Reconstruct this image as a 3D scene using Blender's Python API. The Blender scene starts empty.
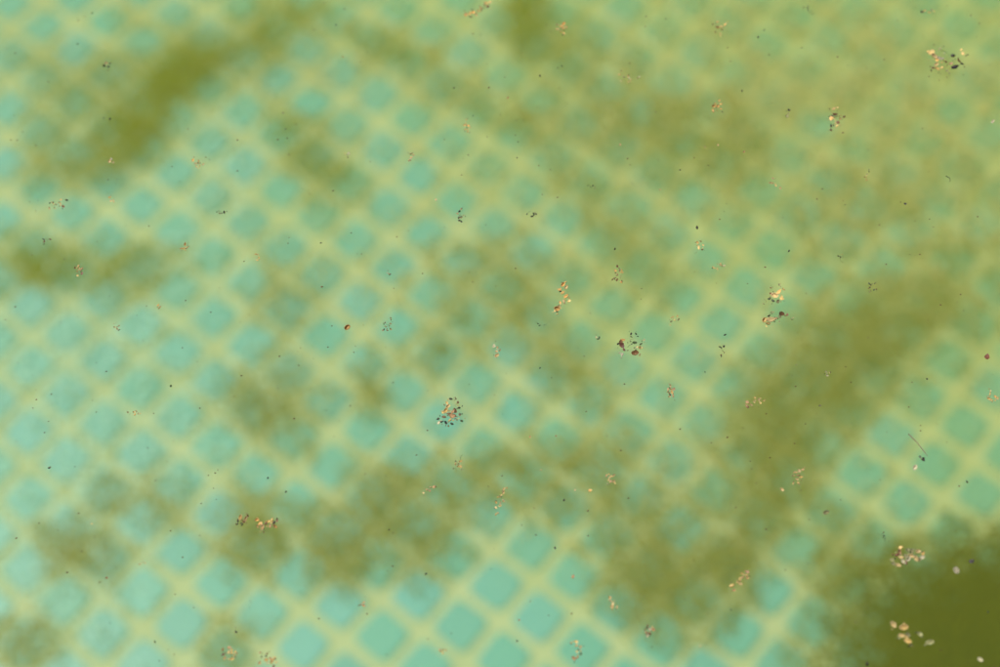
import bpy, math, random
import numpy as np
from mathutils import Vector, Matrix

rnd = random.Random(7)
rng = np.random.default_rng(11)
scene = bpy.context.scene
col = scene.collection

# ------------------------------------------------------------------ camera, sky, sun, exposure
PITCH = 0.05                       # mosaic pitch, metres
FPX = 1783.27                      # focal length in photograph pixels (1000 wide)
TILT, ROLL, YAW = 0.498, -0.084, -0.752
DIST = 35.0 * PITCH                # camera to the pool floor along the axis
OX, OY = 4.769, -2.852             # lattice point on the optical axis
DEPTH = 1.00                       # water depth
FLOOR_Z = -DEPTH

R0 = Vector((1, 0, 0)); U0 = Vector((0, math.cos(TILT), math.sin(TILT)))
FWD = Vector((0, math.sin(TILT), -math.cos(TILT)))
cr, sr = math.cos(ROLL), math.sin(ROLL)
RIGHT = R0 * cr + U0 * sr
UP = R0 * -sr + U0 * cr
CAM = Vector((0, 0, FLOOR_Z)) - FWD * DIST

cam_data = bpy.data.cameras.new('camera')
cam = bpy.data.objects.new('camera', cam_data); col.objects.link(cam)
M = Matrix((RIGHT, UP, -FWD)).transposed().to_4x4(); M.translation = CAM
cam.matrix_world = M
cam_data.sensor_width = 36.0
cam_data.lens = FPX / 1000 * 36.0
cam_data.clip_start = 0.05; cam_data.clip_end = 500
cam_data.dof.use_dof = True
cam_data.dof.focus_distance = CAM.z / math.cos(TILT)      # the water surface
cam_data.dof.aperture_fstop = 6.6
cam_data.dof.aperture_blades = 0
scene.camera = cam

SUN_EL, SUN_AZ = math.radians(64), math.radians(-65)      # azimuth from +Y, clockwise
world = bpy.data.worlds.new('World'); scene.world = world; world.use_nodes = True
wn = world.node_tree; wn.nodes.clear()
sky = wn.nodes.new('ShaderNodeTexSky'); sky.sky_type = 'NISHITA'; sky.sun_disc = False
sky.sun_elevation = SUN_EL; sky.sun_rotation = SUN_AZ
sky.air_density = 0.7; sky.dust_density = 4.0; sky.ozone_density = 0.5
bg = wn.nodes.new('ShaderNodeBackground'); bg.inputs[1].default_value = 0.05
wo = wn.nodes.new('ShaderNodeOutputWorld')
wn.links.new(sky.outputs[0], bg.inputs[0]); wn.links.new(bg.outputs[0], wo.inputs[0])

sl = bpy.data.lights.new('sun', 'SUN'); sl.energy = 2.6; sl.angle = math.radians(1.0); sl.color = (1.0, 0.95, 0.86)
so = bpy.data.objects.new('sun', sl); col.objects.link(so)
sd = Vector((math.sin(SUN_AZ) * math.cos(SUN_EL), math.cos(SUN_AZ) * math.cos(SUN_EL), math.sin(SUN_EL)))
so.rotation_euler = sd.to_track_quat('Z', 'Y').to_euler(); so.location = sd * 20

scene.view_settings.view_transform = 'Standard'; scene.view_settings.look = 'None'
scene.view_settings.gamma = 1.0; scene.view_settings.exposure = 0.66
scene.render.engine = 'CYCLES'
cy = scene.cycles
cy.use_denoising = True; cy.denoiser = 'OPENIMAGEDENOISE'
cy.max_bounces = 8; cy.diffuse_bounces = 3; cy.volume_bounces = 2; cy.transparent_max_bounces = 16
cy.use_adaptive_sampling = False


# ------------------------------------------------------------------ pixel <-> plane
def on_plane(px, py, z):
    d = FWD + RIGHT * ((px - 500) / FPX) + UP * ((333.5 - py) / FPX)
    t = (z - CAM.z) / d.z
    return CAM + d * t

def on_plane_np(p, z):
    fx = (p[:, 0] - 500) / FPX; fy = (333.5 - p[:, 1]) / FPX
    d = np.array(FWD)[None] + fx[:, None] * np.array(RIGHT)[None] + fy[:, None] * np.array(UP)[None]
    z = np.broadcast_to(z, (len(p),))
    t = (z - CAM.z) / d[:, 2]
    return np.array(CAM)[None] + d * t[:, None]

def to_px(w):
    v = np.asarray(w) - np.array(CAM)[None]
    x = v @ np.array(RIGHT); y = v @ np.array(UP); zz = v @ np.array(FWD)
    return np.c_[500 + FPX * x / zz, 333.5 - FPX * y / zz]

def lattice(k, r):
    x = k - OX; y = -r - OY
    c, s = math.cos(YAW), math.sin(YAW)
    return np.c_[(c * x - s * y) * PITCH, (s * x + c * y) * PITCH, np.full(len(k), FLOOR_Z)]


# ------------------------------------------------------------------ materials
def new_mat(name):
    m = bpy.data.materials.new(name); m.use_nodes = True
    nt = m.node_tree; nt.nodes.clear()
    out = nt.nodes.new('ShaderNodeOutputMaterial')
    return m, nt, out

def node(nt, t, **kw):
    n = nt.nodes.new(t)
    for k, v in kw.items(): setattr(n, k, v)
    return n

def noise(nt, scale, detail=4, rough=0.55, coord='Object'):
    tc = node(nt, 'ShaderNodeTexCoord')
    n = node(nt, 'ShaderNodeTexNoise')
    n.inputs['Scale'].default_value = scale; n.inputs['Detail'].default_value = detail; n.inputs['Roughness'].default_value = rough
    nt.links.new(tc.outputs[coord], n.inputs['Vector'])
    return n

def ramp(nt, src, stops):
    r = node(nt, 'ShaderNodeValToRGB')
    while len(r.color_ramp.elements) < len(stops): r.color_ramp.elements.new(0.5)
    for e, (p, c) in zip(r.color_ramp.elements, stops):
        e.position = p; e.color = (*c, 1)
    nt.links.new(src, r.inputs[0])
    return r

def world_noise(nt, scale, detail=4):
    g = node(nt, 'ShaderNodeNewGeometry')
    n = node(nt, 'ShaderNodeTexNoise')
    n.inputs['Scale'].default_value = scale; n.inputs['Detail'].default_value = detail
    nt.links.new(g.outputs['Position'], n.inputs['Vector'])
    return n

def mixc(nt, a, b, fac):
    mx = node(nt, 'ShaderNodeMix', data_type='RGBA')
    for s, v in ((mx.inputs[6], a), (mx.inputs[7], b), (mx.inputs[0], fac)):
        if hasattr(v, 'is_output'): nt.links.new(v, s)
        elif isinstance(v, tuple): s.default_value = (*v, 1)
        else: s.default_value = v
    return mx.outputs[2]

def principled(nt, out, colour, rough=0.6, spec=0.3, bump=None, bump_d=0.2):
    b = node(nt, 'ShaderNodeBsdfPrincipled')
    if hasattr(colour, 'is_output'): nt.links.new(colour, b.inputs['Base Color'])
    else: b.inputs['Base Color'].default_value = (*colour, 1)
    b.inputs['Roughness'].default_value = rough
    b.inputs['Specular IOR Level'].default_value = spec
    if bump is not None:
        bp = node(nt, 'ShaderNodeBump'); bp.inputs['Strength'].default_value = bump_d; bp.inputs['Distance'].default_value = 0.001
        nt.links.new(bump, bp.inputs['Height']); nt.links.new(bp.outputs[0], b.inputs['Normal'])
    nt.links.new(b.outputs[0], out.inputs[0])
    return b

def biofilm_and_sheen(nt):
    """patchy slimy growth on glaze and grout, plus a slant that paints sky sheen bluer at left"""
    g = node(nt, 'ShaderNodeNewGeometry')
    dt = node(nt, 'ShaderNodeVectorMath', operation='DOT_PRODUCT'); dt.inputs[1].default_value = (0.85, 0.55, 0)  # slant across the floor paints the reflected sky's bluer tone at left
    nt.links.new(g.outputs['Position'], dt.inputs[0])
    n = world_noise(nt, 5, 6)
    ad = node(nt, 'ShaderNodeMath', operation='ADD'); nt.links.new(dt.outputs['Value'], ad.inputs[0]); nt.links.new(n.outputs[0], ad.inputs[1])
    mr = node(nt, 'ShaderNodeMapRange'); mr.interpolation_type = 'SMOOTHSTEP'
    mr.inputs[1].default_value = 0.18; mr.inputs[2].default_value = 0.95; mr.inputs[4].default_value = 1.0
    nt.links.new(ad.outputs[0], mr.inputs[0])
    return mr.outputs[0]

def scaled(nt, v, k):
    m = node(nt, 'ShaderNodeMath', operation='MULTIPLY'); nt.links.new(v, m.inputs[0]); m.inputs[1].default_value = k
    return m.outputs[0]

def tile_material():
    m, nt, out = new_mat('teal_mosaic_tile')
    oi = node(nt, 'ShaderNodeObjectInfo'); g = node(nt, 'ShaderNodeNewGeometry')
    ad = node(nt, 'ShaderNodeMath', operation='ADD'); nt.links.new(oi.outputs['Random'], ad.inputs[0]); nt.links.new(g.outputs['Random Per Island'], ad.inputs[1])
    fr = node(nt, 'ShaderNodeMath', operation='FRACT'); nt.links.new(ad.outputs[0], fr.inputs[0])
    base = ramp(nt, fr.outputs[0], [(0.0, (0.065, 0.358, 0.411)), (0.3, (0.084, 0.406, 0.459)), (0.55, (0.077, 0.398, 0.419)), (0.8, (0.095, 0.421, 0.498)), (1.0, (0.077, 0.374, 0.380))])
    c = mixc(nt, base.outputs[0], (0.19, 0.32, 0.075), scaled(nt, biofilm_and_sheen(nt), 0.50))
    fine = world_noise(nt, 160, 4)
    principled(nt, out, c, 0.35, 0.4, fine.outputs[0], 0.15)
    return m

def grout_material():
    m, nt, out = new_mat('pale_grout')
    n = world_noise(nt, 14, 6)
    c = ramp(nt, n.outputs[0], [(0.25, (0.377, 0.476, 0.326)), (0.5, (0.426, 0.525, 0.367)), (0.75, (0.459, 0.549, 0.401))])
    c = mixc(nt, c.outputs[0], (0.37, 0.43, 0.18), scaled(nt, biofilm_and_sheen(nt), 0.66))
    f = world_noise(nt, 220, 4)
    principled(nt, out, c, 0.85, 0.2, f.outputs[0], 0.4)
    return m

def algae_material(name, c0, c1):
    m, nt, out = new_mat(name)
    g = node(nt, 'ShaderNodeNewGeometry')
    c = ramp(nt, g.outputs['Random Per Island'], [(0.0, c0), (1.0, c1)])
    d = node(nt, 'ShaderNodeBsdfDiffuse'); nt.links.new(c.outputs[0], d.inputs[0])
    t = node(nt, 'ShaderNodeBsdfTranslucent'); nt.links.new(c.outputs[0], t.inputs[0])
    mx = node(nt, 'ShaderNodeMixShader'); mx.inputs[0].default_value = 0.3
    nt.links.new(d.outputs[0], mx.inputs[1]); nt.links.new(t.outputs[0], mx.inputs[2]); nt.links.new(mx.outputs[0], out.inputs[0])
    return m

def debris_material(name, c, rough=0.5):
    m, nt, out = new_mat(name)
    n = noise(nt, 2.2, 5)
    dk = tuple(v * 0.55 for v in c); lt = tuple(min(0.9, v * 1.3) for v in c)
    oi = node(nt, 'ShaderNodeObjectInfo')
    r = ramp(nt, n.outputs[0], [(0.3, dk), (0.55, c), (0.75, lt)])
    hv = node(nt, 'ShaderNodeHueSaturation')
    mr = node(nt, 'ShaderNodeMapRange'); mr.inputs[3].default_value = 0.65; mr.inputs[4].default_value = 1.3
    nt.links.new(oi.outputs['Random'], mr.inputs[0]); nt.links.new(mr.outputs[0], hv.inputs['Value']); nt.links.new(r.outputs[0], hv.inputs['Color'])
    principled(nt, out, hv.outputs[0], rough, 0.4, n.outputs[0], 0.3)
    return m

def water_material():
    m, nt, out = new_mat('murky_pool_water')
    tr = node(nt, 'ShaderNodeBsdfTransparent')
    gl = node(nt, 'ShaderNodeBsdfGlossy'); gl.inputs['Roughness'].default_value = 0.03
    fr = node(nt, 'ShaderNodeFresnel'); fr.inputs[0].default_value = 1.333
    n = world_noise(nt, 7, 3)
    bp = node(nt, 'ShaderNodeBump'); bp.inputs['Strength'].default_value = 0.25; bp.inputs['Distance'].default_value = 0.01
    nt.links.new(n.outputs[0], bp.inputs['Height']); nt.links.new(bp.outputs[0], gl.inputs['Normal'])
    mx = node(nt, 'ShaderNodeMixShader'); nt.links.new(fr.outputs[0], mx.inputs[0])
    nt.links.new(tr.outputs[0], mx.inputs[1]); nt.links.new(gl.outputs[0], mx.inputs[2]); nt.links.new(mx.outputs[0], out.inputs[0])
    v = node(nt, 'ShaderNodeVolumePrincipled')
    v.inputs['Color'].default_value = (0.84, 0.88, 0.17, 1)
    v.inputs['Density'].default_value = 0.29
    v.inputs['Anisotropy'].default_value = 0.2
    nt.links.new(v.outputs[0], out.inputs['Volume'])
    return m

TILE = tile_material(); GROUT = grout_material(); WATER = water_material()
ALG = {
    'b': algae_material('olive_brown_silt', (0.205, 0.205, 0.068), (0.295, 0.285, 0.105)),
    'g': algae_material('dark_green_algae', (0.12, 0.145, 0.002), (0.20, 0.215, 0.005)),
    'd': algae_material('deep_olive_algae', (0.036, 0.034, 0.0002), (0.062, 0.058, 0.0005)),
    'c': algae_material('sky_sheen_aqua', (0.40, 0.72, 0.74), (0.52, 0.82, 0.86)),  # flake colour imitates reflected sky
    'h': algae_material('pale_silt_film', (0.50, 0.45, 0.23), (0.62, 0.55, 0.32)),
}
PAL = {
    't': debris_material('tan_husk', (0.52, 0.37, 0.13)),
    'o': debris_material('orange_husk', (0.58, 0.35, 0.11)),
    'p': debris_material('pale_husk', (0.48, 0.37, 0.17)),
    'w': debris_material('bleached_husk', (0.44, 0.41, 0.27), 0.6),
    'k': debris_material('pink_tan_husk', (0.40, 0.25, 0.12)),
    'b': debris_material('brown_plant_matter', (0.15, 0.08, 0.03)),
    'r': debris_material('red_brown_bract', (0.13, 0.05, 0.028)),
    'd': debris_material('dark_plant_matter', (0.022, 0.02, 0.012)),
    'v': debris_material('purple_black_seed', (0.018, 0.010, 0.016), 0.3),
    'g': debris_material('grey_green_plant_matter', (0.24, 0.24, 0.11)),
    'e': debris_material('dark_green_plant_matter', (0.05, 0.075, 0.03)),
}
m_, nt_, o_ = new_mat('pool_wall_paint')
n_ = world_noise(nt_, 6, 5); c_ = ramp(nt_, n_.outputs[0], [(0.3, (0.22, 0.36, 0.22)), (0.7, (0.33, 0.46, 0.30))])
principled(nt_, o_, c_.outputs[0], 0.7); WALL = m_
m_, nt_, o_ = new_mat('stone_paving')
n_ = world_noise(nt_, 30, 6); c_ = ramp(nt_, n_.outputs[0], [(0.3, (0.30, 0.28, 0.24)), (0.7, (0.42, 0.40, 0.35))])
principled(nt_, o_, c_.outputs[0], 0.8); PAVE = m_


# ------------------------------------------------------------------ object helpers
def mesh_from(name, verts, faces, mat, smooth=False):
    me = bpy.data.meshes.new(name); me.from_pydata([tuple(v) for v in verts], [], faces); me.update()
    if mat: me.materials.append(mat)
    if smooth: me.polygons.foreach_set('use_smooth', [True] * len(me.polygons))
    return me

def link(name, me, parent=None, loc=None):
    o = bpy.data.objects.new(name, me); col.objects.link(o)
    if parent: o.parent = parent
    if loc is not None: o.location = loc
    return o

def tag(o, label=None, cat=None, group=None, kind=None):
    if label: o['label'] = label
    if cat: o['category'] = cat
    if group: o['group'] = group
    if kind: o['kind'] = kind
    return o

def box(x0, x1, y0, y1, z0, z1):
    v = [(x0, y0, z0), (x1, y0, z0), (x1, y1, z0), (x0, y1, z0), (x0, y0, z1), (x1, y0, z1), (x1, y1, z1), (x0, y1, z1)]
    f = [(0, 3, 2, 1), (4, 5, 6, 7), (0, 1, 5, 4), (1, 2, 6, 5), (2, 3, 7, 6), (3, 0, 4, 7)]
    return v, f


# ------------------------------------------------------------------ pool shell
HX, HY0, HY1 = 2.6, -2.2, 2.9       # inside of the basin
floor = tag(link('pool_floor', mesh_from('pool_floor', *box(-HX - 0.2, HX + 0.2, HY0 - 0.2, HY1 + 0.2, FLOOR_Z - 0.15, FLOOR_Z - 0.002), GROUT)), kind='structure')
for nm, b in (('pool_wall_left', (-HX - 0.25, -HX, HY0 - 0.25, HY1 + 0.25, FLOOR_Z - 0.1, 0.06)),
              ('pool_wall_right', (HX, HX + 0.25, HY0 - 0.25, HY1 + 0.25, FLOOR_Z - 0.1, 0.06)),
              ('pool_wall_near', (-HX, HX, HY0 - 0.25, HY0, FLOOR_Z - 0.1, 0.06)),
              ('pool_wall_far', (-HX, HX, HY1, HY1 + 0.25, FLOOR_Z - 0.1, 0.06))):
    tag(link(nm, mesh_from(nm, *box(*b), WALL)), kind='structure')
v = []; f = []
for b in ((-60, -HX - 0.2, -60, 60), (HX + 0.2, 60, -60, 60), (-HX - 0.2, HX + 0.2, -60, HY0 - 0.2), (-HX - 0.2, HX + 0.2, HY1 + 0.2, 60)):
    bv, bf = box(*b, -0.02, 0.075); f += [tuple(i + len(v) for i in q) for q in bf]; v += bv
tag(link('poolside_paving', mesh_from('poolside_paving', v, f, PAVE)), kind='structure')

# ------------------------------------------------------------------ mosaic tiles, laid by hand: measured centres nudge the even lattice
MEASURED = {
 -7: {7: (872.5, 60), 8: (910, 87.5), 10: (985, 135)}, -6: {7: (842.5, 92.5)}, -5: {6: (777.5, 100), 7: (820, 122.5), 8: (855, 147.5)},
 -4: {3: (635, 57.5), 4: (675, 82.5)},
 -2: {0: (465, 50), -1: (430, 22.5), -2: (392.5, 5), 1: (502.5, 72.5), 2: (537.5, 95), 3: (576, 121), 4: (617.5, 145), 5: (652.5, 170), 6: (687.5, 200), 7: (732.5, 220), 8: (767.5, 247.5), 9: (807.5, 275)},
 0: {0: (415, 120), -1: (380, 97.5), -2: (345, 72.5), -3: (312.5, 50), 1: (452, 145), 2: (487.5, 170), 3: (527.5, 195), 4: (567.5, 220), 7: (682.5, 297.5), 9: (765, 357), 13: (943, 463), 14: (977, 495.6)},
 1: {-3: (277.5, 77.5), -2: (312.5, 102.5), -1: (347.5, 122.5), 0: (382.5, 150), 1: (420, 175), 2: (457.5, 200), 3: (497.5, 227.5), 4: (537.5, 252.5), 5: (575, 277.5), 6: (615, 310), 7: (655, 330), 8: (695, 362), 11: (824, 449), 12: (863.5, 471.5), 13: (905, 502.5), 14: (943, 530)},
 2: {-3: (240, 115), 7: (620, 370), 9: (705, 420)},
 3: {-3: (210, 142), -2: (245, 165), -1: (282.5, 192.5), 0: (320, 215), 1: (355, 242), 2: (392.5, 267.5), 3: (435, 295), 7: (590, 405), 8: (630, 430), 9: (674, 461.5), 10: (712, 489), 11: (755, 518), 12: (798, 551)},
 4: {-2: (212.5, 195), -1: (245, 220), 0: (285, 245), 1: (325, 272.5), 2: (362.5, 300), 5: (475, 382), 6: (520, 412.5), 7: (555, 437), 10: (684, 532), 12: (770, 590.5), 13: (806.6, 618)},
 5: {-2: (175, 230), -1: (212.5, 255), 0: (250, 280), 1: (290, 305), 2: (327.5, 337), 3: (365, 362), 4: (405, 392.5), 5: (445, 420), 12: (737.6, 630)},
 6: {-1: (177.5, 292), 0: (212.5, 317), 1: (250, 347), 3: (330, 400), 4: (365, 427), 5: (407.5, 455), 8: (533.5, 549), 9: (575, 578)},
 7: {0: (175, 355), 1: (215, 382), 2: (255, 412), 3: (295, 435), 4: (330, 467), 7: (454, 556), 8: (495.5, 585), 9: (540, 616), 10: (580, 645.6)},
 8: {-2: (65, 335), -1: (102.5, 360), 0: (142.5, 385), 1: (177.5, 415), 2: (217.5, 445), 3: (257.5, 475), 4: (297.5, 502.5), 5: (337, 540), 7: (420, 590), 8: (459, 625), 9: (504, 652.5)},
 9: {-2: (27.5, 367.5), -1: (65, 392.5), 0: (102.5, 422.5), 1: (142.5, 452.5), 2: (180, 482.5), 3: (220, 512), 5: (300, 576.6), 7: (382, 637)},
 10: {-1: (27, 427), 0: (65, 457), 1: (102.5, 487.5), 2: (145, 522.5), 3: (180, 552), 4: (220, 580), 5: (262, 611), 6: (303.5, 644)},
 11: {0: (27.5, 497.5), 1: (65, 525), 2: (102, 560), 3: (142.5, 592.5), 4: (180, 621)}, 12: {2: (62, 602.5), 3: (102, 635)}}
mk = np.array([(k, r) for r in MEASURED for k in MEASURED[r]], float)
mu = np.array([MEASURED[r][k] for r in MEASURED for k in MEASURED[r]], float)
mres = on_plane_np(mu, FLOOR_Z) - lattice(mk[:, 0], mk[:, 1])
def nudge(kr):
    d2 = ((kr[:, None, :] - mk[None]) ** 2).sum(2)
    w = np.exp(-d2 / (2 * 1.5 ** 2))
    return (w[:, :, None] * mres[None]).sum(1) / (w.sum(1)[:, None] + 0.08)

TS = 0.0392
def tile_mesh(size, rad):
    h = size / 2; z0, z1, z2 = -0.004, 0.0002, 0.0009
    ring = []
    for cx, cy_, a0 in ((1, 1, 0), (-1, 1, 90), (-1, -1, 180), (1, -1, 270)):
        for a in (15, 75):
            t = math.radians(a0 + a); ring.append((cx * (h - rad) + rad * math.cos(t), cy_ * (h - rad) + rad * math.sin(t)))
    v = [(x, y, z0) for x, y in ring] + [(x, y, z1) for x, y in ring] + [(x * 0.94, y * 0.94, z2) for x, y in ring]
    n = 8; fs = []
    for i in range(n):
        j = (i + 1) % n
        fs += [(i, j, n + j, n + i), (n + i, n + j, 2 * n + j, 2 * n + i)]
    fs.append(tuple(range(2 * n, 3 * n)))
    return v, fs

kk, rr = np.meshgrid(np.arange(-70, 80), np.arange(-80, 75))
kk = kk.ravel().astype(float); rr = rr.ravel().astype(float)
pos = lattice(kk, rr)
keep = (np.abs(pos[:, 0]) < HX - 0.03) & (pos[:, 1] > HY0 + 0.03) & (pos[:, 1] < HY1 - 0.03)
kk, rr, pos = kk[keep], rr[keep], pos[keep]
pos = pos + nudge(np.c_[kk, rr])
pp = to_px(pos)
edge = np.maximum(np.abs(pp[:, 0] - 500) - 500, np.abs(pp[:, 1] - 333.5) - 333.5)
order = np.argsort(edge)
n_in = int(min(300, (edge < 22).sum()))
tmeshes = []
for i in range(6):
    s = TS * (0.97 + 0.012 * i); v, fs = tile_mesh(s, 0.0075 + 0.0008 * (i % 3))
    v = [(x + rnd.uniform(-.0006, .0006), y + rnd.uniform(-.0006, .0006), z) for x, y, z in v]
    tmeshes.append(mesh_from('tile', v, fs, TILE))
for i in order[:n_in]:
    o = link('tile', rnd.choice(tmeshes), floor, (pos[i][0], pos[i][1], FLOOR_Z))
    o.rotation_euler = (rnd.uniform(-.01, .01), rnd.uniform(-.01, .01), YAW + rnd.uniform(-.035, .035) + rnd.choice((0, 1, 2, 3)) * math.pi / 2)
V = []; F = []
base_v, base_f = tile_mesh(TS, 0.0078)
bvn = np.array(base_v)
for i in order[n_in:]:
    a = YAW + rnd.uniform(-.035, .035); c, s = math.cos(a), math.sin(a)
    q = np.c_[bvn[:, 0] * c - bvn[:, 1] * s + pos[i][0], bvn[:, 0] * s + bvn[:, 1] * c + pos[i][1], bvn[:, 2] + FLOOR_Z]
    b0 = len(V); V += q.tolist(); F += [tuple(x + b0 for x in ff) for ff in base_f]
tag(link('tile_field', mesh_from('tile_field', V, F, TILE), floor), kind='stuff')
print('tiles in view', n_in, 'rest', len(order) - n_in)

# ------------------------------------------------------------------ algae and silt lying on the mosaic: loose flocs, real flakes
def flocs(px_pts, z_lo, z_hi, size, mat, name, mound=0.0, lift=0.0):
    n = len(px_pts)
    z = FLOOR_Z + 0.004 + z_lo + (z_hi - z_lo) * rng.random(n) ** 1.6
    z = z + lift
    if mound:                                 # a heap of growth, highest off in the corner
        z = z + mound * np.exp(-((px_pts[:, 0] - 1000) ** 2 / 190 ** 2 + (px_pts[:, 1] - 680) ** 2 / 140 ** 2)) * (0.6 + 0.4 * rng.random(n))
    c = on_plane_np(px_pts, z)
    K = 6
    ang = np.sort(rng.random((n, K)), axis=1) * 0.5 + np.arange(K)[None] / K * 0.9
    ang = ang * 2 * math.pi / 1.2 + rng.random((n, 1)) * 6.28
    rad = size * (0.45 + 0.75 * rng.random((n, 1))) * (0.6 + 0.6 * rng.random((n, K)))
    lx = np.cos(ang) * rad; ly = np.sin(ang) * rad
    th = rng.normal(0, 0.35, n); ph = rng.random(n) * 6.28
    nx = np.sin(th) * np.cos(ph); ny = np.sin(th) * np.sin(ph)
    lz = -(lx * nx[:, None] + ly * ny[:, None]) + rng.normal(0, size * 0.12, (n, K))
    P = np.stack([c[:, 0:1] + lx, c[:, 1:2] + ly, np.maximum(c[:, 2:3] + lz, FLOOR_Z + 0.0027)], 2).reshape(-1, 3)
    me = bpy.data.meshes.new(name)
    me.vertices.add(n * K); me.vertices.foreach_set('co', P.astype(np.float32).ravel())
    me.loops.add(n * K); me.loops.foreach_set('vertex_index', np.arange(n * K, dtype=np.int32))
    me.polygons.add(n); me.polygons.foreach_set('loop_start', np.arange(0, n * K, K, dtype=np.int32))
    me.update(calc_edges=True); me.validate()
    me.materials.append(mat)
    return me

FS = 0.0026
def ragged(p, kind):
    """thin the flocs out unevenly: clumps and bare spots, drawn out into wisps for the green growth"""
    if kind in 'dc': return p
    from mathutils import noise as mn
    t = math.radians(-38 if kind == 'g' else 20); c, sn = math.cos(t), math.sin(t)
    u = (p[:, 0] * c + p[:, 1] * sn) / (60 if kind == 'g' else 30); v = (-p[:, 0] * sn + p[:, 1] * c) / (13 if kind == 'g' else 24)
    q = np.array([mn.fractal(Vector((a, b, 3.7)), 0.7, 2.1, 3) for a, b in zip(u, v)])
    lo, hi = {'g': (-0.75, 0.4), 'b': (-1.5, 0.5), 'h': (-0.9, 0.6)}[kind]
    return p[rng.random(len(p)) < np.clip((q - lo) / (hi - lo), 0.06, 1)]

def one_patch(p, cell=4.6):
    """keep the flocs that hang together as one patch; strays beyond it are dropped"""
    key = np.floor(p / cell).astype(int)
    cells = {}
    for i, k in enumerate(map(tuple, key)): cells.setdefault(k, []).append(i)
    seen = set(); best = []
    for k0 in cells:
        if k0 in seen: continue
        stack = [k0]; seen.add(k0); comp = []
        while stack:
            k = stack.pop(); comp += cells[k]
            for a in (-1, 0, 1):
                for b in (-1, 0, 1):
                    q = (k[0] + a, k[1] + b)
                    if q in cells and q not in seen: seen.add(q); stack.append(q)
        if len(comp) > len(best): best = comp
    return p[best]
def algae(name, label, blobs, kind, z_hi=0.02, size=FS, cat='algae', group=None, lift=0.0):
    pts = []
    for (x, y, sx, sy, a, lam) in blobs:
        if kind in 'bg': sx, sy, lam = sx * 1.16, sy * 1.16, lam * 0.84
        mm = 0.98e-3 * 0.94e-3
        area = 2 * math.pi * sx * sy * mm                    # integral of the gaussian, m2
        fa = 1.9 * (size * 0.83 * 0.9) ** 2
        n = int(lam * {'d': 1.0, 'g': 1.1, 'h': 0.34, 'b': 0.45, 'c': 0.24}[kind] * area / fa)
        g = rng.normal(0, 1, (n, 2)) * np.array([[sx, sy]])
        t = math.radians(a); c, s = math.cos(t), math.sin(t)
        pts.append(np.c_[x + g[:, 0] * c - g[:, 1] * s, y + g[:, 0] * s + g[:, 1] * c])
    pts = one_patch(ragged(np.concatenate(pts), kind), {'h': 14.0, 'c': 14.0, 'b': 5.2}.get(kind, 4.6))
    o = link(name, flocs(pts, 0.0, z_hi, size, ALG[kind], name, {'d': 0.14}.get(kind, 0.0), lift))
    return tag(o, label, cat, group)

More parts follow.
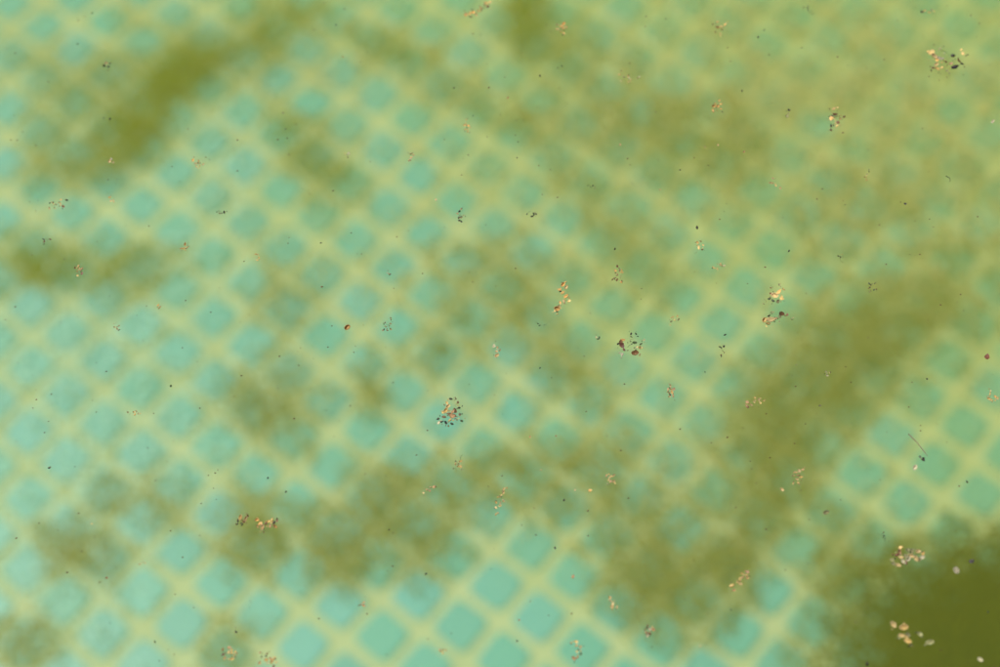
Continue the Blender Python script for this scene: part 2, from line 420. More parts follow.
G1 = 'algae and silt patches on the mosaic floor'
PATCHES = [
 ('algae_tuft', 'dark green streaky algae tuft in the upper left, near the left corner', 'g', [(150, 95, 40, 6, -58, 1.1), (138, 100, 34, 8, -52, .7), (133, 128, 17, 13, 0, 1.5), (200, 60, 44, 12, -25, .5), (150, 100, 34, 12, -55, .3), (112, 118, 26, 7, -40, .5), (168, 72, 26, 8, -40, .7), (205, 66, 40, 5, -30, .9), (222, 50, 36, 5, -24, .8), (178, 60, 14, 12, 0, .7), (85, 75, 34, 6, -25, .6), (60, 95, 24, 6, -30, .4), (45, 62, 24, 8, 10, .7), (110, 95, 50, 34, -40, .35), (220, 80, 50, 26, -30, .3), (75, 150, 46, 18, -25, .35), (255, 38, 20, 6, -20, .6), (100, 150, 30, 8, -15, .5)]),
 ('algae_tuft', 'small green algae tuft at the top edge just right of centre', 'g', [(524, 16, 12, 22, -12, 2.2), (550, 42, 26, 14, 30, .6), (540, 14, 20, 12, 0, .7)]),
 ('algae_tuft', 'green algae smear across teal tiles left of centre, upper third', 'g', [(308, 150, 24, 17, 60, 1.0), (345, 185, 26, 10, 32, .35), (290, 128, 18, 10, 50, .5)]),
 ('algae_tuft', 'short green algae streak along a grout line, top, left of centre', 'g', [(382, 46, 22, 8, 25, 1.1), (365, 36, 16, 8, 0, .4)]),
 ('algae_tuft', 'faint green algae smear at the top edge, a quarter from the left', 'g', [(272, 22, 18, 18, 0, .9), (300, 14, 26, 12, 0, .7)]),
 ('algae_tuft', 'brown green algae band lying at the left edge, a third down', 'g', [(85, 262, 48, 12, 3, .9), (45, 268, 30, 14, -10, .8), (110, 283, 20, 11, 0, .8), (15, 255, 20, 18, 0, .5), (140, 255, 24, 8, -10, .5)]),
 ('silt_patch', 'pale brown silt smear under the dark tuft in the upper left', 'b', [(100, 150, 26, 14, -15, .9), (60, 165, 26, 14, -20, .5), (130, 165, 24, 14, 0, .6), (80, 120, 25, 22, -30, .35), (70, 290, 35, 12, 0, .5)]),
 ('silt_patch', 'olive silt band slanting down from the top centre', 'b', [(465, 88, 56, 14, 32, 1.0), (520, 120, 30, 14, 32, .7), (425, 62, 24, 11, 30, .9)]),
 ('silt_patch', 'broad brown silt band right of centre, near the top', 'b', [(600, 100, 50, 22, 25, 1.0), (670, 128, 60, 22, 15, 1.5), (735, 112, 40, 22, -10, .5), (600, 40, 40, 16, 20, .4), (700, 160, 46, 18, 0, .5)]),
 ('silt_patch', 'small brown silt patch between teal tiles, above the picture centre', 'b', [(570, 178, 28, 16, 30, 1.1), (605, 222, 22, 16, 40, .9), (640, 250, 24, 18, 30, 1.0), (650, 285, 22, 14, 0, .6)]),
 ('silt_patch', 'brown silt patch at the centre of the picture', 'b', [(470, 262, 34, 18, 15, .9), (500, 300, 38, 24, 0, .9), (430, 352, 26, 13, 0, 1.0), (550, 345, 28, 17, 40, 1.2), (575, 385, 20, 12, 30, .7), (460, 330, 30, 14, 0, .6), (530, 262, 24, 14, 10, .8)]),
 ('silt_patch', 'brown silt patch left of centre over pale grout', 'b', [(262, 402, 22, 22, 0, 2.8), (285, 300, 20, 18, 0, 1.0), (270, 262, 22, 18, 0, .6), (290, 335, 16, 20, 0, .7), (300, 430, 20, 16, 0, .6)]),
 ('silt_patch', 'small brown silt spot under the large dark brown debris clump', 'b', [(372, 384, 13, 18, 0, 1.5), (385, 395, 10, 10, 0, .4)]),
 ('silt_patch', 'winding brown silt band in the lower middle', 'b', [(376, 490, 25, 15, 0, 1.7), (336, 548, 24, 22, 0, 2.6), (392, 530, 26, 24, 0, 1.3), (430, 505, 30, 24, 0, 1.1), (480, 470, 30, 16, 0, .9), (530, 470, 40, 18, 0, 1.2), (590, 452, 40, 16, -5, 1.2), (550, 505, 40, 14, 0, .8), (640, 455, 18, 12, 0, .4), (415, 560, 18, 14, 0, .6)]),
 ('silt_patch', 'round brown silt spot under the long tan debris clump', 'b', [(248, 534, 21, 20, 0, 2.8), (275, 505, 18, 12, 0, .8), (240, 500, 14, 14, 0, .7)]),
 ('silt_patch', 'round brown silt spot near the lower left corner', 'b', [(76, 546, 23, 18, 0, 2.6), (100, 560, 14, 12, 0, .5)]),
 ('silt_patch', 'faint brown silt streak across teal tiles, lower left', 'b', [(142, 508, 36, 13, 10, 1.3), (165, 488, 26, 9, 0, .7), (105, 490, 16, 12, 0, .5)]),
 ('silt_patch', 'faint brown silt blot in the bottom left corner', 'b', [(22, 638, 19, 18, 0, 2.2)]),
 ('silt_patch', 'small brown silt smear at the bottom edge, left of centre', 'b', [(230, 634, 16, 18, 0, 1.1), (210, 660, 18, 10, 0, .6)]),
 ('silt_patch', 'large brown silt drift in the lower right, left of the dark corner', 'b', [(625, 535, 26, 30, 0, 1.3), (675, 585, 34, 22, -15, 2.1), (640, 570, 20, 24, 0, .9), (725, 555, 24, 20, -30, 2.1), (690, 500, 40, 13, -5, 1.0), (660, 640, 18, 18, 0, .5), (690, 615, 24, 14, 0, .9)]),
 ('silt_patch', 'wide brown silt drift right of centre, sweeping to the right edge', 'b', [(762, 480, 20, 32, 10, 2.3), (780, 425, 28, 28, 0, 2.3), (828, 378, 44, 28, -20, 2.6), (880, 325, 40, 24, -20, 2.0), (930, 290, 46, 28, 0, .7), (970, 235, 34, 28, 0, .45), (840, 330, 30, 20, 0, .8), (975, 310, 30, 26, 0, .7), (800, 500, 16, 18, 0, .7)]),
 ('silt_patch', 'brown silt haze on the floor at the upper right edge', 'b', [(830, 190, 44, 18, -15, .5), (900, 195, 40, 24, 0, .35), (960, 105, 34, 26, 0, .3), (790, 225, 34, 16, -20, .5), (945, 180, 36, 22, 0, .4), (860, 250, 40, 16, 0, .4)]),
 ('silt_patch', 'brown green silt fringe at the rim of the dark corner', 'b', [(835, 540, 22, 20, 0, 1.2), (835, 600, 22, 26, 0, 1.4), (810, 655, 20, 16, 0, .8), (885, 560, 30, 14, 0, 1.2), (965, 540, 40, 10, -5, 1.0)]),
 ('algae_mat', 'thick dark olive algae mat filling the bottom right corner', 'd', [(1010, 680, 58, 50, 0, 4.5), (965, 655, 46, 38, 0, 1.5), (1000, 610, 46, 36, 0, 1.0), (905, 650, 44, 38, 0, .8), (935, 600, 50, 36, 0, .55), (1060, 660, 60, 60, 0, 4)]),
 ('silt_film', 'thin pale silt film veiling the tiles over the upper right', 'h', [(820, 100, 140, 70, 0, 2.2), (700, 50, 120, 50, 0, .8), (930, 230, 80, 80, 0, 1.6), (640, 180, 120, 70, 20, .4), (960, 60, 80, 60, 0, .6)]),
 ('silt_film', 'thin pale silt film over the tiles from centre to bottom right', 'h', [(560, 300, 170, 80, 20, .5), (720, 480, 120, 80, 0, .35), (420, 230, 110, 70, 0, .4), (520, 450, 150, 50, 0, .35), (330, 330, 60, 110, 0, .25)]),
 ('silt_film', 'thin yellowish silt film veiling the tiles along the top left edge', 'h', [(120, 40, 110, 50, -10, .8), (300, 60, 110, 50, 0, .6), (450, 60, 110, 50, 20, .5), (50, 150, 50, 90, 0, .5)]),
 ('sky_sheen_film', 'milky pale aqua flakes standing in for sky sheen along the left side of the picture', 'c', [(225, 150, 24, 50, 10, .55), (200, 250, 40, 60, 10, .5), (90, 335, 80, 38, 0, .6), (30, 440, 60, 110, 0, .45), (60, 590, 60, 60, 0, .35), (150, 400, 90, 60, 0, .3), (120, 470, 60, 50, 0, .3)]),  # added aqua flakes put the milky sky reflection into colour
]
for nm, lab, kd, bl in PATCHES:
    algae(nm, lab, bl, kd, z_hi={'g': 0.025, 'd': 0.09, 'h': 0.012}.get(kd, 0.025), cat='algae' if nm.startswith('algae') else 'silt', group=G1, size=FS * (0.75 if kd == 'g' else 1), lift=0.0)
# the same growth goes on over the floor outside the picture
pts = []
for i in range(70):
    x, y = rnd.uniform(-1300, 2300), rnd.uniform(-900, 1600)
    if -90 < x < 1090 and -80 < y < 750: continue
    pts.append(np.array([[x, y]]) + rng.normal(0, 1, (900, 2)) * np.array([[rnd.uniform(20, 60), rnd.uniform(15, 40)]]))
tag(link('scattered_silt', flocs(ragged(np.concatenate(pts), 'g'), 0, 0.02, FS * 1.3, ALG['b'], 'scattered_silt')), 'scattered brown silt on the floor away from the picture', kind='stuff')

# ------------------------------------------------------------------ water
nx = 60
v = []; f = []
xs = np.linspace(-HX - 0.05, HX + 0.05, nx); ys = np.linspace(HY0 - 0.05, HY1 + 0.05, nx)
for y in ys:
    for x in xs:
        v.append((x, y, 0.0006 * math.sin(3.1 * x + 1.3 * y) + 0.0005 * math.sin(5.3 * y - 2.2 * x)))
nb = len(v)
for y in ys:
    for x in xs: v.append((x, y, FLOOR_Z - 0.05))
for j in range(nx - 1):
    for i in range(nx - 1):
        a = j * nx + i
        f.append((a, a + 1, a + nx + 1, a + nx)); f.append((nb + a, nb + a + nx, nb + a + nx + 1, nb + a + 1))
for i in range(nx - 1):
    a, b = i, i + 1; f.append((b, a, nb + a, nb + b))
    a, b = (nx - 1) * nx + i, (nx - 1) * nx + i + 1; f.append((a, b, nb + b, nb + a))
    a, b = i * nx, (i + 1) * nx; f.append((a, b, nb + b, nb + a))
    a, b = i * nx + nx - 1, (i + 1) * nx + nx - 1; f.append((b, a, nb + a, nb + b))
tag(link('water', mesh_from('water', v, f, WATER, True)), kind='structure')

# ------------------------------------------------------------------ floating plant debris: unit shapes (about 1 across), scaled per piece
def lump(seg=7, rings=4, sx=1, sy=.6, sz=.45, pointy=0.0, jit=.06, groove=0.0):
    v = [(-0.5 * sx, 0, 0)]; fs = []
    for j in range(1, rings):
        t = math.pi * j / rings
        x = -0.5 * math.cos(t) * sx; r = 0.5 * math.sin(t) ** (1 + pointy * (1 if x > 0 else 0))
        for i in range(seg):
            a = 2 * math.pi * i / seg
            g = 1 - groove * max(0, math.sin(a)) ** 6
            v.append((x + rnd.uniform(-jit, jit), r * sy * math.cos(a) * g + rnd.uniform(-jit, jit) * .6, r * sz * math.sin(a) * g * 1.0 + rnd.uniform(-jit, jit) * .4))
    v.append((0.5 * sx * (1 + .25 * pointy), 0, 0)); last = len(v) - 1
    for i in range(seg):
        fs.append((0, 1 + (i + 1) % seg, 1 + i))
        b = 1 + (rings - 2) * seg; fs.append((last, b + i, b + (i + 1) % seg))
    for j in range(rings - 2):
        for i in range(seg):
            a = 1 + j * seg + i; b = 1 + j * seg + (i + 1) % seg
            fs.append((a, b, b + seg, a + seg))
    return v, fs

def shell(seg=8):                      # an empty seed husk: a thick little bowl
    v = []; fs = []
    for k, (rad, z) in enumerate(((.5, .16), (.36, -.06), (.14, -.16), (.12, -.10), (.30, .0), (.43, .17))):
        for i in range(seg):
            a = 2 * math.pi * i / seg
            v.append((rad * math.cos(a) * (1 + rnd.uniform(-.1, .1)), rad * .68 * math.sin(a), z + rnd.uniform(-.04, .04)))
    for k in range(6):
        if k == 2: continue
        for i in range(seg):
            j = (i + 1) % seg; a, b = k * seg, ((k + 1) % 6) * seg
            fs.append((a + i, b + i, b + j, a + j))
    fs.append(tuple(2 * seg + i for i in range(seg))); fs.append(tuple(3 * seg + i for i in reversed(range(seg))))
    return v, fs

def flake():                           # a curled scrap of leaf or bract with some thickness
    n = 7; c = rnd.uniform(.3, .9)
    ring = []
    for i in range(n):
        a = 2 * math.pi * i / n; r = .5 * rnd.uniform(.65, 1.05); x, y = r * math.cos(a), r * .7 * math.sin(a)
        ring.append((x, y, c * (x * x - .05) + .3 * c * y * x))
    v = [(0, 0, -.06 * c)] + ring + [(0, 0, -.06 * c - .07)] + [(x * .97, y * .97, z - .06) for x, y, z in ring]
    fs = []
    for i in range(n):
        j = (i + 1) % n
        fs += [(0, 1 + i, 1 + j), (n + 1, n + 2 + j, n + 2 + i), (1 + i, n + 2 + i, n + 2 + j, 1 + j)]
    return v, fs

def stick(segs=4, w=.09, bend=.18):
    v = []; fs = []; n = 5; oy = 0
    for s in range(segs + 1):
        t = s / segs; r = w * (1 - .55 * t) * rnd.uniform(.8, 1.15) / 2
        oy = bend * math.sin(math.pi * t) + rnd.uniform(-.02, .02)
        for i in range(n):
            a = 2 * math.pi * i / n; v.append((t - .5, oy + r * math.cos(a), r * math.sin(a)))
    for s in range(segs):
        for i in range(n):
            j = (i + 1) % n; a = s * n; fs.append((a + i, a + n + i, a + n + j, a + j))
    fs.append(tuple(range(n))); fs.append(tuple(segs * n + i for i in reversed(range(n))))
    return v, fs

SHAPES = {'grain': [lump(7, 4, 1, .58, .46, .4, .09, .3) for _ in range(4)],
          'seed': [lump(7, 4, 1, .66, .5, .5, .085, .2) for _ in range(4)],
          'husk': [shell() for _ in range(3)],
          'flake': [flake() for _ in range(4)],
          'twig': [stick() for _ in range(3)], 'stalk': [stick(5, .045, .03)]}
MESH = {}
def piece_mesh(kind, c):
    i = rnd.randrange(len(SHAPES[kind])); key = (kind, c, i)
    if key not in MESH: MESH[key] = mesh_from(kind, *SHAPES[kind][i], PAL[c], kind in ('seed', 'grain'))
    return MESH[key]

def surf(px, py, z=0.0): return on_plane(px, py, z)
MPP = (surf(510, 333) - surf(500, 333)).length / 10          # metres per photograph pixel on the water

def put(kind, c, x, y, size, rot=None, parent=None, name=None, stretch=1.0, flat=1.0):
    """one piece whose long side is `size` photograph pixels, floating half sunk"""
    o = link(name or kind, piece_mesh(kind, c), parent)
    p = surf(x, y)
    s = size * MPP * (0.86 if kind == 'seed' else 1.18)
    o.scale = (s, s * stretch, s * flat)
    tl = 0.0 if kind == 'stalk' else 0.45
    o.rotation_euler = (rnd.uniform(-tl, tl), rnd.uniform(-tl, tl), math.radians(-rot) if rot is not None else rnd.uniform(0, 6.28))
    p.z = {'husk': .10, 'flake': .12, 'twig': .02, 'stalk': .004, 'seed': .10, 'grain': .08}[kind] * s * rnd.uniform(.4, 1.6)
    o.location = p if parent is None else p - parent.location
    return o

KIND = {'t': ('husk', 'grain', 'flake'), 'o': ('husk', 'grain', 'flake'), 'p': ('husk', 'husk', 'flake'), 'w': ('husk', 'grain'), 'k': ('husk', 'flake', 'grain'),
        'b': ('flake', 'seed', 'twig', 'flake'), 'r': ('flake', 'seed'), 'd': ('seed', 'seed', 'flake', 'twig'), 'v': ('seed',), 'g': ('flake', 'husk'), 'e': ('flake', 'twig')}

def clump(label, x, y, pieces=None, w=10, h=10, a=0, n=6, pal='tb', size=3.2, cat='debris', group='debris clumps floating on the water', name='debris_clump'):
    """an Empty on the water with its pieces; pieces = [(dx, dy, size, colour, kind?, rot?)] in photograph pixels, or scattered in a w x h patch"""
    root = bpy.data.objects.new(name, None); col.objects.link(root); root.empty_display_size = .005
    root.location = surf(x, y)
    tag(root, label, cat, group)
    for p in pieces or []:
        k = p[4] if len(p) > 4 and p[4] else rnd.choice(KIND[p[3]])
        put(k, p[3], x + p[0], y + p[1], p[2], p[5] if len(p) > 5 else None, root, stretch=rnd.uniform(.8, 1.15))
    t = math.radians(a); c, s = math.cos(t), math.sin(t)
    placed = []
    for i in range(0 if pieces and n == 6 else n):
        sz = size * rnd.uniform(.6, 1.25)
        for _ in range(14):
            u, q = max(-1, min(1, rnd.gauss(0, .5))) * w / 2, max(-1, min(1, rnd.gauss(0, .5))) * h / 2
            if all((u - b0) ** 2 + (q - b1) ** 2 > (0.42 * (sz + b2)) ** 2 for b0, b1, b2 in placed): break
        placed.append((u, q, sz))
        cc = rnd.choice(pal)
        put(rnd.choice(KIND[cc]), cc, x + u * c - q * s, y + u * s + q * c, sz, None, root, stretch=rnd.uniform(.75, 1.15))
    # the clump's own crumbs: many bits of a grain or less, clinging between the larger pieces
    spots = [(p[0], p[1], p[2], p[3]) for p in pieces] if pieces else [(u * c - q * s, u * s + q * c, z, rnd.choice(pal)) for u, q, z in placed]
    for (dx, dy, z, cc) in spots:
        if z > 20: continue
        for _ in range(2 if pieces else 1):
            t = rnd.uniform(0, 6.28); d = z * rnd.uniform(.5, 1.0)
            put(rnd.choice(('flake', 'grain', 'twig', 'flake')), cc if rnd.random() < .5 else rnd.choice('bdgt'), x + dx + d * math.cos(t), y + dy + d * math.sin(t), rnd.uniform(1.3, 2.6), None, root, stretch=rnd.uniform(.6, 1.1), name='crumb')
    return root

# --- the larger clumps, piece by piece
clump('pale flaky debris clump with two purple black seeds, upper right corner', 945, 60, [
    (-14, -8, 9, 't', 'flake', 5), (-11, -3, 7, 'p', 'husk', 40), (-8, 0, 6, 'o', 'flake', 60), (-4, -1, 9, 'w', 'flake', 35), (-9, 5, 5, 'p', 'husk'), (-12, 8, 4.5, 'b', 'seed'),
    (-8, 9, 5, 't', 'husk'), (-3, 8, 4, 't', 'flake'), (-1, -8, 7, 'e', 'twig', 20), (1, 2, 4, 'b', 'seed'), (8, -4, 6, 'v', 'seed', 0), (10, 7, 10, 'v', 'seed', -12), (17, 4, 5, 'd', 'seed', 30),
    (14, 1, 6, 'b', 'flake', 60), (6, 4, 5, 'k', 'flake'), (18, -6, 5, 't', 'flake', 80), (21, -4, 3, 'b', 'seed'), (16, -10, 3.5, 't', 'flake'), (-5, -11, 4, 'g', 'flake'), (2, 11, 4, 'g', 'flake')])
clump('dark brown crumbly debris clump just below and left of the centre', 450, 412, [
    (1, -13, 4.5, 'd', 'seed'), (-3, -9, 4, 't', 'flake'), (8, -9, 4, 'b', 'flake'), (-2, -5, 5, 'p', 'husk'), (9, -4, 4, 'd', 'seed'), (3, 0, 6, 'k', 'flake'), (5, -1, 6, 'b', 'flake', 60),
    (-6, 5, 5.5, 'b', 'seed'), (-4, -1, 5, 't', 'husk'), (2, 5, 6, 'k', 'husk'), (5, 4, 4.5, 'r', 'flake'), (-12, 7, 4, 'd', 'flake'), (-11, 11, 3.5, 'w', 'husk'), (-9, 10, 3, 'd', 'seed'),
    (-4, 11, 4.5, 'd', 'flake'), (2, 12, 4.5, 'd', 'seed'), (12, 9, 4, 'e', 'flake'), (-1, 2, 4, 'b', 'grain'), (7, 8, 3, 'g', 'flake'), (-7, 1, 3, 't', 'grain'), (0, 8, 3.5, 't', 'grain'), (6, -13, 2.5, 'g', 'flake'), (10, 2, 2.5, 'b', 'seed')])
clump('large mixed clump with a dark red bract and black bits, right of centre', 628, 345, [
    (-6, 1, 7, 'r', 'flake', 60), (-5, -5, 5, 'o', 'flake', 0), (-10, -1, 4, 'd', 'seed'), (-7, -2, 5, 'b', 'husk'), (-4, 5, 4.5, 'r', 'seed'), (-6, 10, 4, 'w', 'flake', 90), (3, -11, 3.2, 'd', 'seed'), (8, -11, 3.2, 'e', 'seed'),
    (7, -2, 6, 'e', 'flake', 0), (13, -1, 4, 'e', 'flake', -40), (2, 1, 5, 'e', 'twig', -30), (8, 6, 4, 'd', 'seed'), (7, 9, 7, 'b', 'husk', 0), (4, -5, 4, 'g', 'twig', 0), (12, 3, 4, 't', 'flake'), (16, -5, 3, 'g', 'flake'), (9, 2, 3, 'p', 'flake')])
clump('pale bead-like husk clump with a dark red bit at the dark corner', 908, 557, [
    (-11, -2, 5, 'r', 'seed'), (-9, -5, 5, 'k', 'husk'), (-14, 7, 5, 'g', 'husk'), (-10, 9, 5, 'p', 'husk'), (-7, 1, 5, 'p', 'husk'), (-5, 5, 5, 'w', 'husk'), (-2, 6, 4, 'r', 'flake'), (-2, 0, 5, 'g', 'husk'),
    (0, 2, 5, 'w', 'husk'), (3, -1, 5, 'p', 'husk'), (0, -6, 5, 'g', 'husk'), (4, -5, 5, 'g', 'husk'), (8, 2, 5, 'p', 'husk'), (10, -5, 5, 'p', 'husk'), (14, 1, 4.5, 'w', 'husk'), (15, -3, 4, 't', 'husk'), (11, 3, 4, 'g', 'husk'), (-8, -9, 4, 't', 'flake'), (-16, 3, 3.5, 'g', 'husk')])
clump('loose scatter of pale husks floating over the dark bottom right corner', 906, 634, [
    (-13, -9, 6, 'p', 'husk', 50), (-2, -6, 7, 't', 'husk', 0), (-4, 2, 5.5, 'p', 'husk'), (2, 1, 4, 'g', 'husk'), (2, 8, 6.5, 't', 'husk', 40), (14, 1, 5, 'g', 'husk'), (24, 9, 7, 'g', 'husk', 0), (-7, 4, 3, 'g', 'flake'), (1, 4, 4, 't', 'grain'), (5, 11, 3, 'g', 'flake'), (12, -1, 3, 'd', 'flake')])
clump('long tan and dark debris clump in the lower left', 256, 523, [
    (-18, -2, 4, 'd', 'seed'), (-15, -5, 5, 't', 'husk'), (-12, -1, 4, 'b', 'flake'), (-10, -4, 5, 'p', 'husk'), (-14, 2, 3, 'd', 'seed'), (-8, -7, 3, 'b', 'flake'), (1, -3, 4, 'o', 'husk'), (4, 1, 5, 'o', 'flake'), (7, 5, 6, 'p', 'husk'),
    (10, 1, 4.5, 'b', 'flake'), (12, -1, 4, 't', 'husk'), (14, 3, 4.5, 'k', 'flake'), (18, 0, 4.5, 'd', 'flake', 70), (19, 4, 4.5, 'o', 'husk'), (16, -3, 3.5, 't', 'grain'), (2, 4, 3, 'k', 'flake'), (21, -2, 3, 'b', 'flake')])
clump('zigzag of orange tan husks floating just above and right of centre', 562, 297, [
    (1, -12, 5, 'o', 'husk'), (4, -9, 4.5, 'p', 'husk'), (-2, -7, 4.5, 'o', 'flake'), (1, -4, 4.5, 't', 'husk'), (4, 0, 4.5, 'o', 'husk'), (7, 4, 4.5, 't', 'flake'), (2, 5, 4, 'p', 'grain'), (-2, 6, 4, 'o', 'flake'), (-5, 12, 5.5, 'o', 'husk'), (-3, 10, 4, 'p', 'husk'), (-7, 14, 3, 't', 'flake')])
clump('bright tan debris with a peach husk, upper of two close clumps right of centre', 776, 296, [
    (-1, 0, 7, 'p', 'husk', 30), (3, -4, 6, 'o', 'flake', -40), (6, 3, 6, 't', 'flake', 80), (-7, 3, 4, 'e', 'flake'), (-3, 5, 5, 'e', 'flake'), (-5, -2, 4, 'b', 'flake'), (-11, 5, 4, 'g', 'twig', 70), (7, -7, 3, 't', 'flake'), (2, 6, 4, 'g', 'husk'), (-5, -8, 3, 'b', 'flake'), (3, -11, 3, 'g', 'flake')])
clump('tan husk clump with a black seed, lower of two close clumps right of centre', 771, 319, [
    (0, 1, 10, 'p', 'flake', 0), (-7, 2, 6, 't', 'husk'), (-2, -3, 4, 'd', 'seed'), (4, 0, 5, 'k', 'flake'), (11, -5, 7, 'b', 'flake', 10), (9, -2, 5, 'g', 'flake'), (-3, 5, 5, 't', 'husk'), (16, -4, 3.5, 'b', 'flake'), (22, -1, 2.8, 'g', 'flake'), (2, -7, 3, 'g', 'flake')])
clump('branching tan and brown flower stalk floating in the upper right', 835, 118, [
    (-1, -9, 5, 't', 'flake'), (-3, -4, 6, 't', 'twig', 90), (0, -3, 5, 'b', 'husk'), (2, 0, 10, 'b', 'twig', -15), (9, -1, 4, 'b', 'seed'), (-1, 3, 8, 't', 'twig', 80), (-4, 8, 4.5, 'd', 'seed'), (-4, 12, 4, 'b', 'seed'), (3, 5, 5, 'b', 'flake'), (-4, 1, 5, 'o', 'flake'), (2, 8, 4, 't', 'flake'), (5, 1, 3.5, 't', 'husk'), (-3, -1, 4, 'e', 'flake')])
clump('orange tan husk string at the top edge, left of centre', 478, 11, [
    (-12, 4, 5, 'o', 'flake'), (-8, 3, 5, 't', 'husk'), (-5, 2, 4.5, 'o', 'husk'), (-2, 4, 4, 'p', 'husk'), (0, 0, 4, 't', 'flake'), (3, -2, 4, 'o', 'grain'), (8, -7, 5, 't', 'husk'), (10, -4, 4, 'b', 'flake'), (12, -8, 4, 't', 'flake'), (6, -3, 3, 'b', 'seed'), (-7, 6, 3, 'b', 'flake')])
clump('thin dark stick with a dark knot, floating near the right edge', 918, 447, [(0, -2, 24, 'b', 'stalk', 62), (5, 13, 4, 'd', 'flake'), (2, 10, 3, 'e', 'flake')], name='floating_stick', cat='stick', group=None)

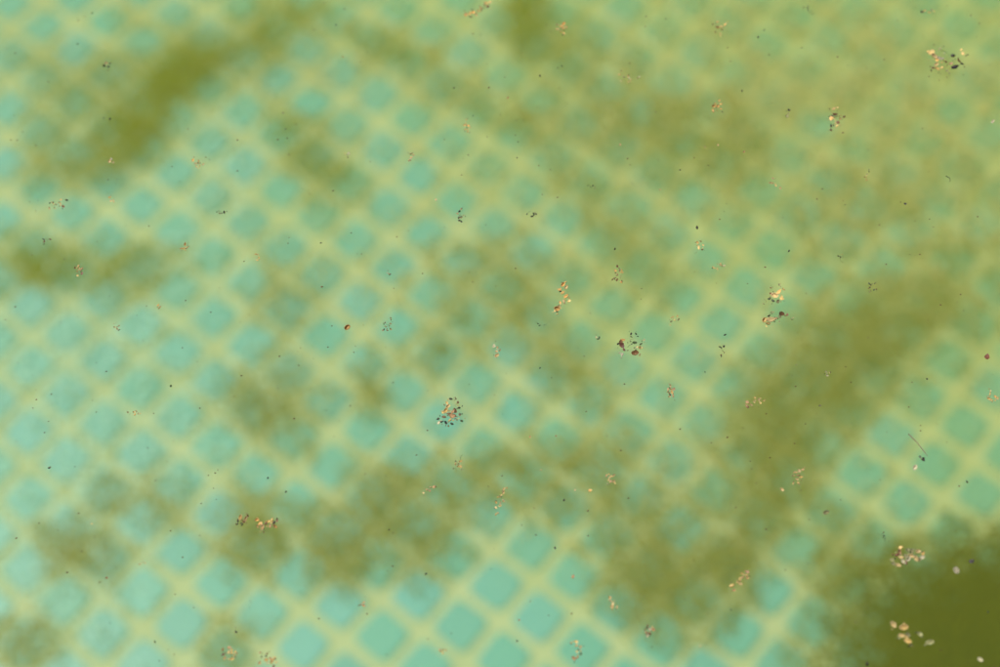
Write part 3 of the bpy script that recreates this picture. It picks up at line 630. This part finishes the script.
# --- smaller clumps: label, x, y, w, h, angle, pieces, colours, piece size
SMALL = [
 ('tan husk clump with a dark middle near the top edge, right of centre', 561, 29, 11, 10, 0, 8, 'ttodpo', 3.6),
 ('pale scatter of tiny bracts by a teal tile, upper right of centre', 626, 77, 26, 14, 20, 9, 'ppwtp', 2.6),
 ('brown and tan tuft near the top edge, between centre and right corner', 719, 27, 12, 13, -40, 9, 'tbboe', 3.4),
 ('thin dark brown curl at the top edge in the right half', 809, 11, 15, 5, 20, 5, 'bde', 3.4),
 ('bright orange tan husk knot in the upper right half', 717, 106, 8, 10, 0, 6, 'oopo', 4),
 ('dark round seed beside a grey husk in the upper right half', 786, 115, 9, 11, 50, 3, 'ddg', 4.6),
 ('faint brown crumbs near the top edge in the right corner', 928, 12, 12, 6, 0, 5, 'btg', 2.4),
 ('black seed with a pale fringe in the upper left corner', 107, 64, 7, 6, 0, 4, 'dvpd', 3.4),
 ('pale orange husk on the upper left algae tuft', 111, 161, 9, 5, -15, 4, 'pow', 3.4),
 ('tan and brown crumbs left of centre, upper left quarter', 198, 163, 11, 8, 20, 7, 'tobp', 3),
 ('orange husk with a tail of black crumbs, far left', 57, 204, 24, 8, 0, 11, 'oddtbp', 3),
 ('pale tan crumb pair below the dark tuft, far left', 111, 201, 6, 8, 0, 3, 'tpk', 2.8),
 ('small dark brown cross-shaped scrap at the far left', 48, 239, 9, 7, 0, 5, 'bbd', 3),
 ('tan and red brown husks on the algae band at the left', 78, 270, 8, 12, 0, 7, 'tprk', 3.4),
 ('tan husk with a brown tip, left, over pale grout', 186, 247, 9, 6, -20, 5, 'tob', 3.2),
 ('pale tan crumb over teal tiles at the left, mid height', 117, 327, 5, 8, 0, 4, 'ptb', 2.4),
 ('faint pale orange crumb at the left, above mid height', 158, 307, 7, 5, 0, 3, 'pok', 2.8),
 ('faint orange ring of crumbs at the left, below mid height', 134, 412, 12, 6, 10, 5, 'tog', 2.6),
 ('black seed with a speck trailing it, left of centre', 222, 213, 14, 4, 10, 4, 'dvd', 3),
 ('brown dotted crumbs left of centre, upper half', 258, 258, 9, 6, 40, 4, 'bdt', 2.4),
 ('pale tan dot left of centre, upper quarter', 348, 154, 6, 5, 0, 3, 'pkw', 2.8),
 ('reddish white husk left of centre, upper quarter', 411, 157, 6, 7, 0, 4, 'wkr', 3),
 ('tan husk column with a dark speck above, top half near the centre', 468, 127, 7, 15, 15, 7, 'tkot', 2.9),
 ('purplish grey crumb clump above the centre', 460, 215, 7, 14, 0, 8, 'bgkv', 3),
 ('dark green crumb knot above the centre', 533, 214, 9, 6, 10, 5, 'ede', 3),
 ('black speck with a white husk above and right of centre', 593, 187, 6, 5, 0, 3, 'dwd', 2.9),
 ('pair of pale dots left of the centre', 388, 273, 14, 4, -25, 3, 'wpg', 2.4),
 ('faint grey ring of crumbs left of the centre', 389, 325, 12, 13, 0, 9, 'ggeb', 2.6),
 ('white curled husk with a dark edge at the picture centre', 497, 351, 9, 10, 30, 5, 'wwpd', 3.6),
 ('red brown and tan husk clump above and right of centre', 619, 272, 10, 17, 10, 10, 'kbrot', 3.4),
 ('two dark dashes right of the centre', 541, 324, 9, 3, 0, 3, 'ded', 3),
 ('dim green dash left of the clump with the red bract', 598, 338, 7, 3, 0, 2, 'eg', 3.4),
 ('dark brown twig scrap below the centre', 459, 464, 7, 15, 20, 6, 'bbdet', 3.8),
 ('pinkish tan crumb pair below the centre', 426, 491, 18, 5, -20, 5, 'kkop', 3),
 ('upright string of bright tan husks below the centre', 499, 503, 9, 28, 8, 11, 'potp', 3.3),
 ('pale tan husk knot in the right middle', 671, 393, 9, 13, 0, 8, 'pktw', 3.2),
 ('faint grey brown crumbs between tiles, right of centre', 674, 320, 14, 10, -30, 7, 'gbt', 2.4),
 ('upright dark scrap on a teal tile, right of centre', 722, 350, 5, 11, 0, 5, 'dbe', 2.8),
 ('bright tan husk pair in the right middle', 755, 402, 18, 9, -15, 8, 'poptk', 3.6),
 ('orange brown bract in the right half, above mid height', 700, 247, 8, 13, 15, 6, 'ootb', 3.5),
 ('faint tan crumb row in the right half, above mid height', 717, 267, 16, 6, -10, 6, 'tkgt', 2.5),
 ('dark branching scrap near the right edge, above mid height', 871, 286, 12, 10, -45, 6, 'bdeg', 2.9),
 ('small dark seed in the right half, above mid height', 842, 258, 5, 6, 0, 3, 'ddb', 3),
 ('tan dot pair in the right half, upper third', 775, 185, 14, 8, 35, 5, 'tkp', 2.6),
 ('pale dot pair over the brown silt, right', 827, 373, 5, 8, 0, 3, 'pwg', 2.6),
 ('orange tan flower scrap at the right edge, below mid height', 993, 397, 12, 13, 0, 9, 'ttogp', 3),
 ('pink tan husk clump in the right half, below mid height', 797, 476, 9, 17, 20, 9, 'kktp', 3.2),
 ('slanting chain of tan husks in the lower right half', 740, 580, 9, 24, 40, 10, 'tkpt', 3.6),
 ('pair of pale tan husks near the bottom, right of centre', 612, 602, 14, 6, 50, 5, 'pktp', 3.9),
 ('black seed in a white husk near the bottom, right of centre', 649, 633, 9, 10, 0, 6, 'dwkb', 4),
 ('tan husk clump with a dark heart at the bottom edge, right of centre', 576, 650, 10, 17, 0, 10, 'tpbke', 3.7),
 ('tan dashes at the bottom edge near the centre', 443, 651, 7, 6, 30, 4, 'tko', 2.6),
 ('reddish dash pair in the lower middle', 363, 604, 5, 5, 0, 3, 'krk', 2.6),
 ('tan ring clump at the bottom edge, left of centre', 229, 653, 13, 14, 0, 10, 'tpkb', 3.3),
 ('brown and tan clump cut by the bottom edge, left of centre', 268, 660, 20, 12, 20, 12, 'tokbd', 3.3),
 ('pale crumb with a dark dot, lower left', 142, 563, 6, 4, 0, 3, 'pdg', 2.6),
 ('tan flower scrap over brown silt, lower right of centre', 610, 478, 8, 9, 0, 6, 'ktp', 2.9),
 ('dim dark crumb pair above the pale bead-like clump', 886, 537, 7, 10, -40, 4, 'deb', 3),
 ('pale tan specks in a loose pair near the right edge, upper quarter', 867, 175, 6, 16, 10, 4, 'tpg', 2.3),
]
for lab, x, y, w, h, a, n, pal, sz in SMALL:
    clump(lab, x, y, None, w, h, a, n + 0.0 == 6 and 7 or n, pal, sz)

# --- lone pieces
LONE = [
 ('white bead-like husk beside the thin stick near the right edge', 915, 468, 5, 'w', 'husk'), ('pale round husk at the dark corner, right of the bead-like clump', 956, 571, 7, 'w', 'husk'),
 ('white bead at the very bottom right corner', 980, 660, 4.5, 'w', 'husk'), ('white dot at the right edge, upper quarter', 993, 122, 4, 'w', 'husk'),
 ('round orange husk left of the centre', 347, 328, 6.5, 'o', 'husk'), ('red brown flake at the right edge, mid height', 987, 357, 7, 'r', 'flake'),
 ('thin upright dark sliver near the right edge, upper third', 948, 179, 9, 'd', 'twig'), ('pale ring husk in the lower right half', 826, 513, 5.5, 'g', 'husk'),
 ('pale dot beside the pink tan clump, right half', 782, 490, 4, 'p', 'husk'), ('dark sliver over the dark corner at the right edge', 971, 562, 6, 'd', 'flake'),
 ('tan dot on a teal tile near the bottom, right of centre', 573, 577, 4.5, 'k', 'flake'), ('pale orange dot on brown silt, lower right of centre', 590, 491, 4, 'o', 'flake'),
 ('dark seed at the bottom edge beside the dark corner', 867, 664, 5, 'd', 'seed'), ('dark seed right of centre, above the orange brown bract', 697, 228, 5, 'd', 'seed'),
]
for lab, x, y, s, c, k in LONE:
    tag(put(k, c, x, y, s, 80 if k == 'twig' else None, name='floating_' + k), lab, 'debris', 'lone scraps floating on the water')

DARK = [(666, 19), (558, 68), (562, 66), (540, 76), (473, 34), (211, 111), (92, 13), (104, 118), (110, 119), (336, 25), (500, 115), (489, 88), (473, 116), (517, 158), (454, 88), (632, 184), (623, 211), (615, 249),
        (764, 30), (990, 65), (789, 251), (725, 335), (705, 372), (754, 160), (680, 170), (905, 204), (910, 255), (927, 379), (724, 501), (967, 482), (797, 650), (808, 563), (155, 642), (49, 468), (171, 386), (326, 410),
        (268, 478), (286, 492), (389, 530), (426, 574), (564, 500), (588, 511), (555, 548), (517, 641), (236, 632), (250, 602), (988, 612), (742, 91), (758, 37), (731, 504), (321, 243), (322, 287), (540, 368), (570, 371), (731, 610)]
for x, y in DARK:
    s = rnd.uniform(2.0, 3.6)
    tag(put(rnd.choice(('seed', 'flake', 'seed', 'twig')), rnd.choice('ddeb'), x, y, s, name='dark_speck'), 'tiny dark speck of plant matter floating alone on the murky water', 'speck', 'tiny dark specks floating on the water')
PALE = [(283, 113), (188, 129), (278, 140), (620, 145), (343, 57), (461, 90), (508, 98), (705, 147), (718, 145), (744, 152), (868, 150), (530, 437), (541, 470), (218, 470), (107, 578), (519, 620), (436, 200), (796, 365), (820, 406), (556, 436), (700, 646), (310, 560), (92, 524), (660, 190), (575, 490), (845, 205)]
for x, y in PALE:
    s = rnd.uniform(1.6, 2.8)
    tag(put(rnd.choice(('husk', 'flake')), rnd.choice('tpkgg'), x, y, s, name='pale_speck'), 'tiny pale tan speck floating alone on the murky water', 'speck', 'tiny pale specks floating on the water')

# fine dust too small to count, spread over the surface film
V = []; F = []
for i in range(1500):
    p = surf(rnd.uniform(-300, 1300), rnd.uniform(-250, 920)); a = rnd.uniform(0, 6.28); s = rnd.uniform(.4, 1.0) ** 2 * 1.5 * MPP; b0 = len(V)
    for k in range(5):
        t = a + k * 1.2566; r = s * rnd.uniform(.5, 1.0); V.append((p.x + r * math.cos(t), p.y + r * .7 * math.sin(t), 0.0012))
    V.append((p.x, p.y, 0.0012 + .4 * s)); V.append((p.x, p.y, 0.0008))
    for k in range(5): F += [(b0 + k, b0 + (k + 1) % 5, b0 + 5), (b0 + (k + 1) % 5, b0 + k, b0 + 6)]
tag(link('surface_dust', mesh_from('surface_dust', V, F, PAL['b'])), 'fine brown dust scattered over the water surface', kind='stuff')
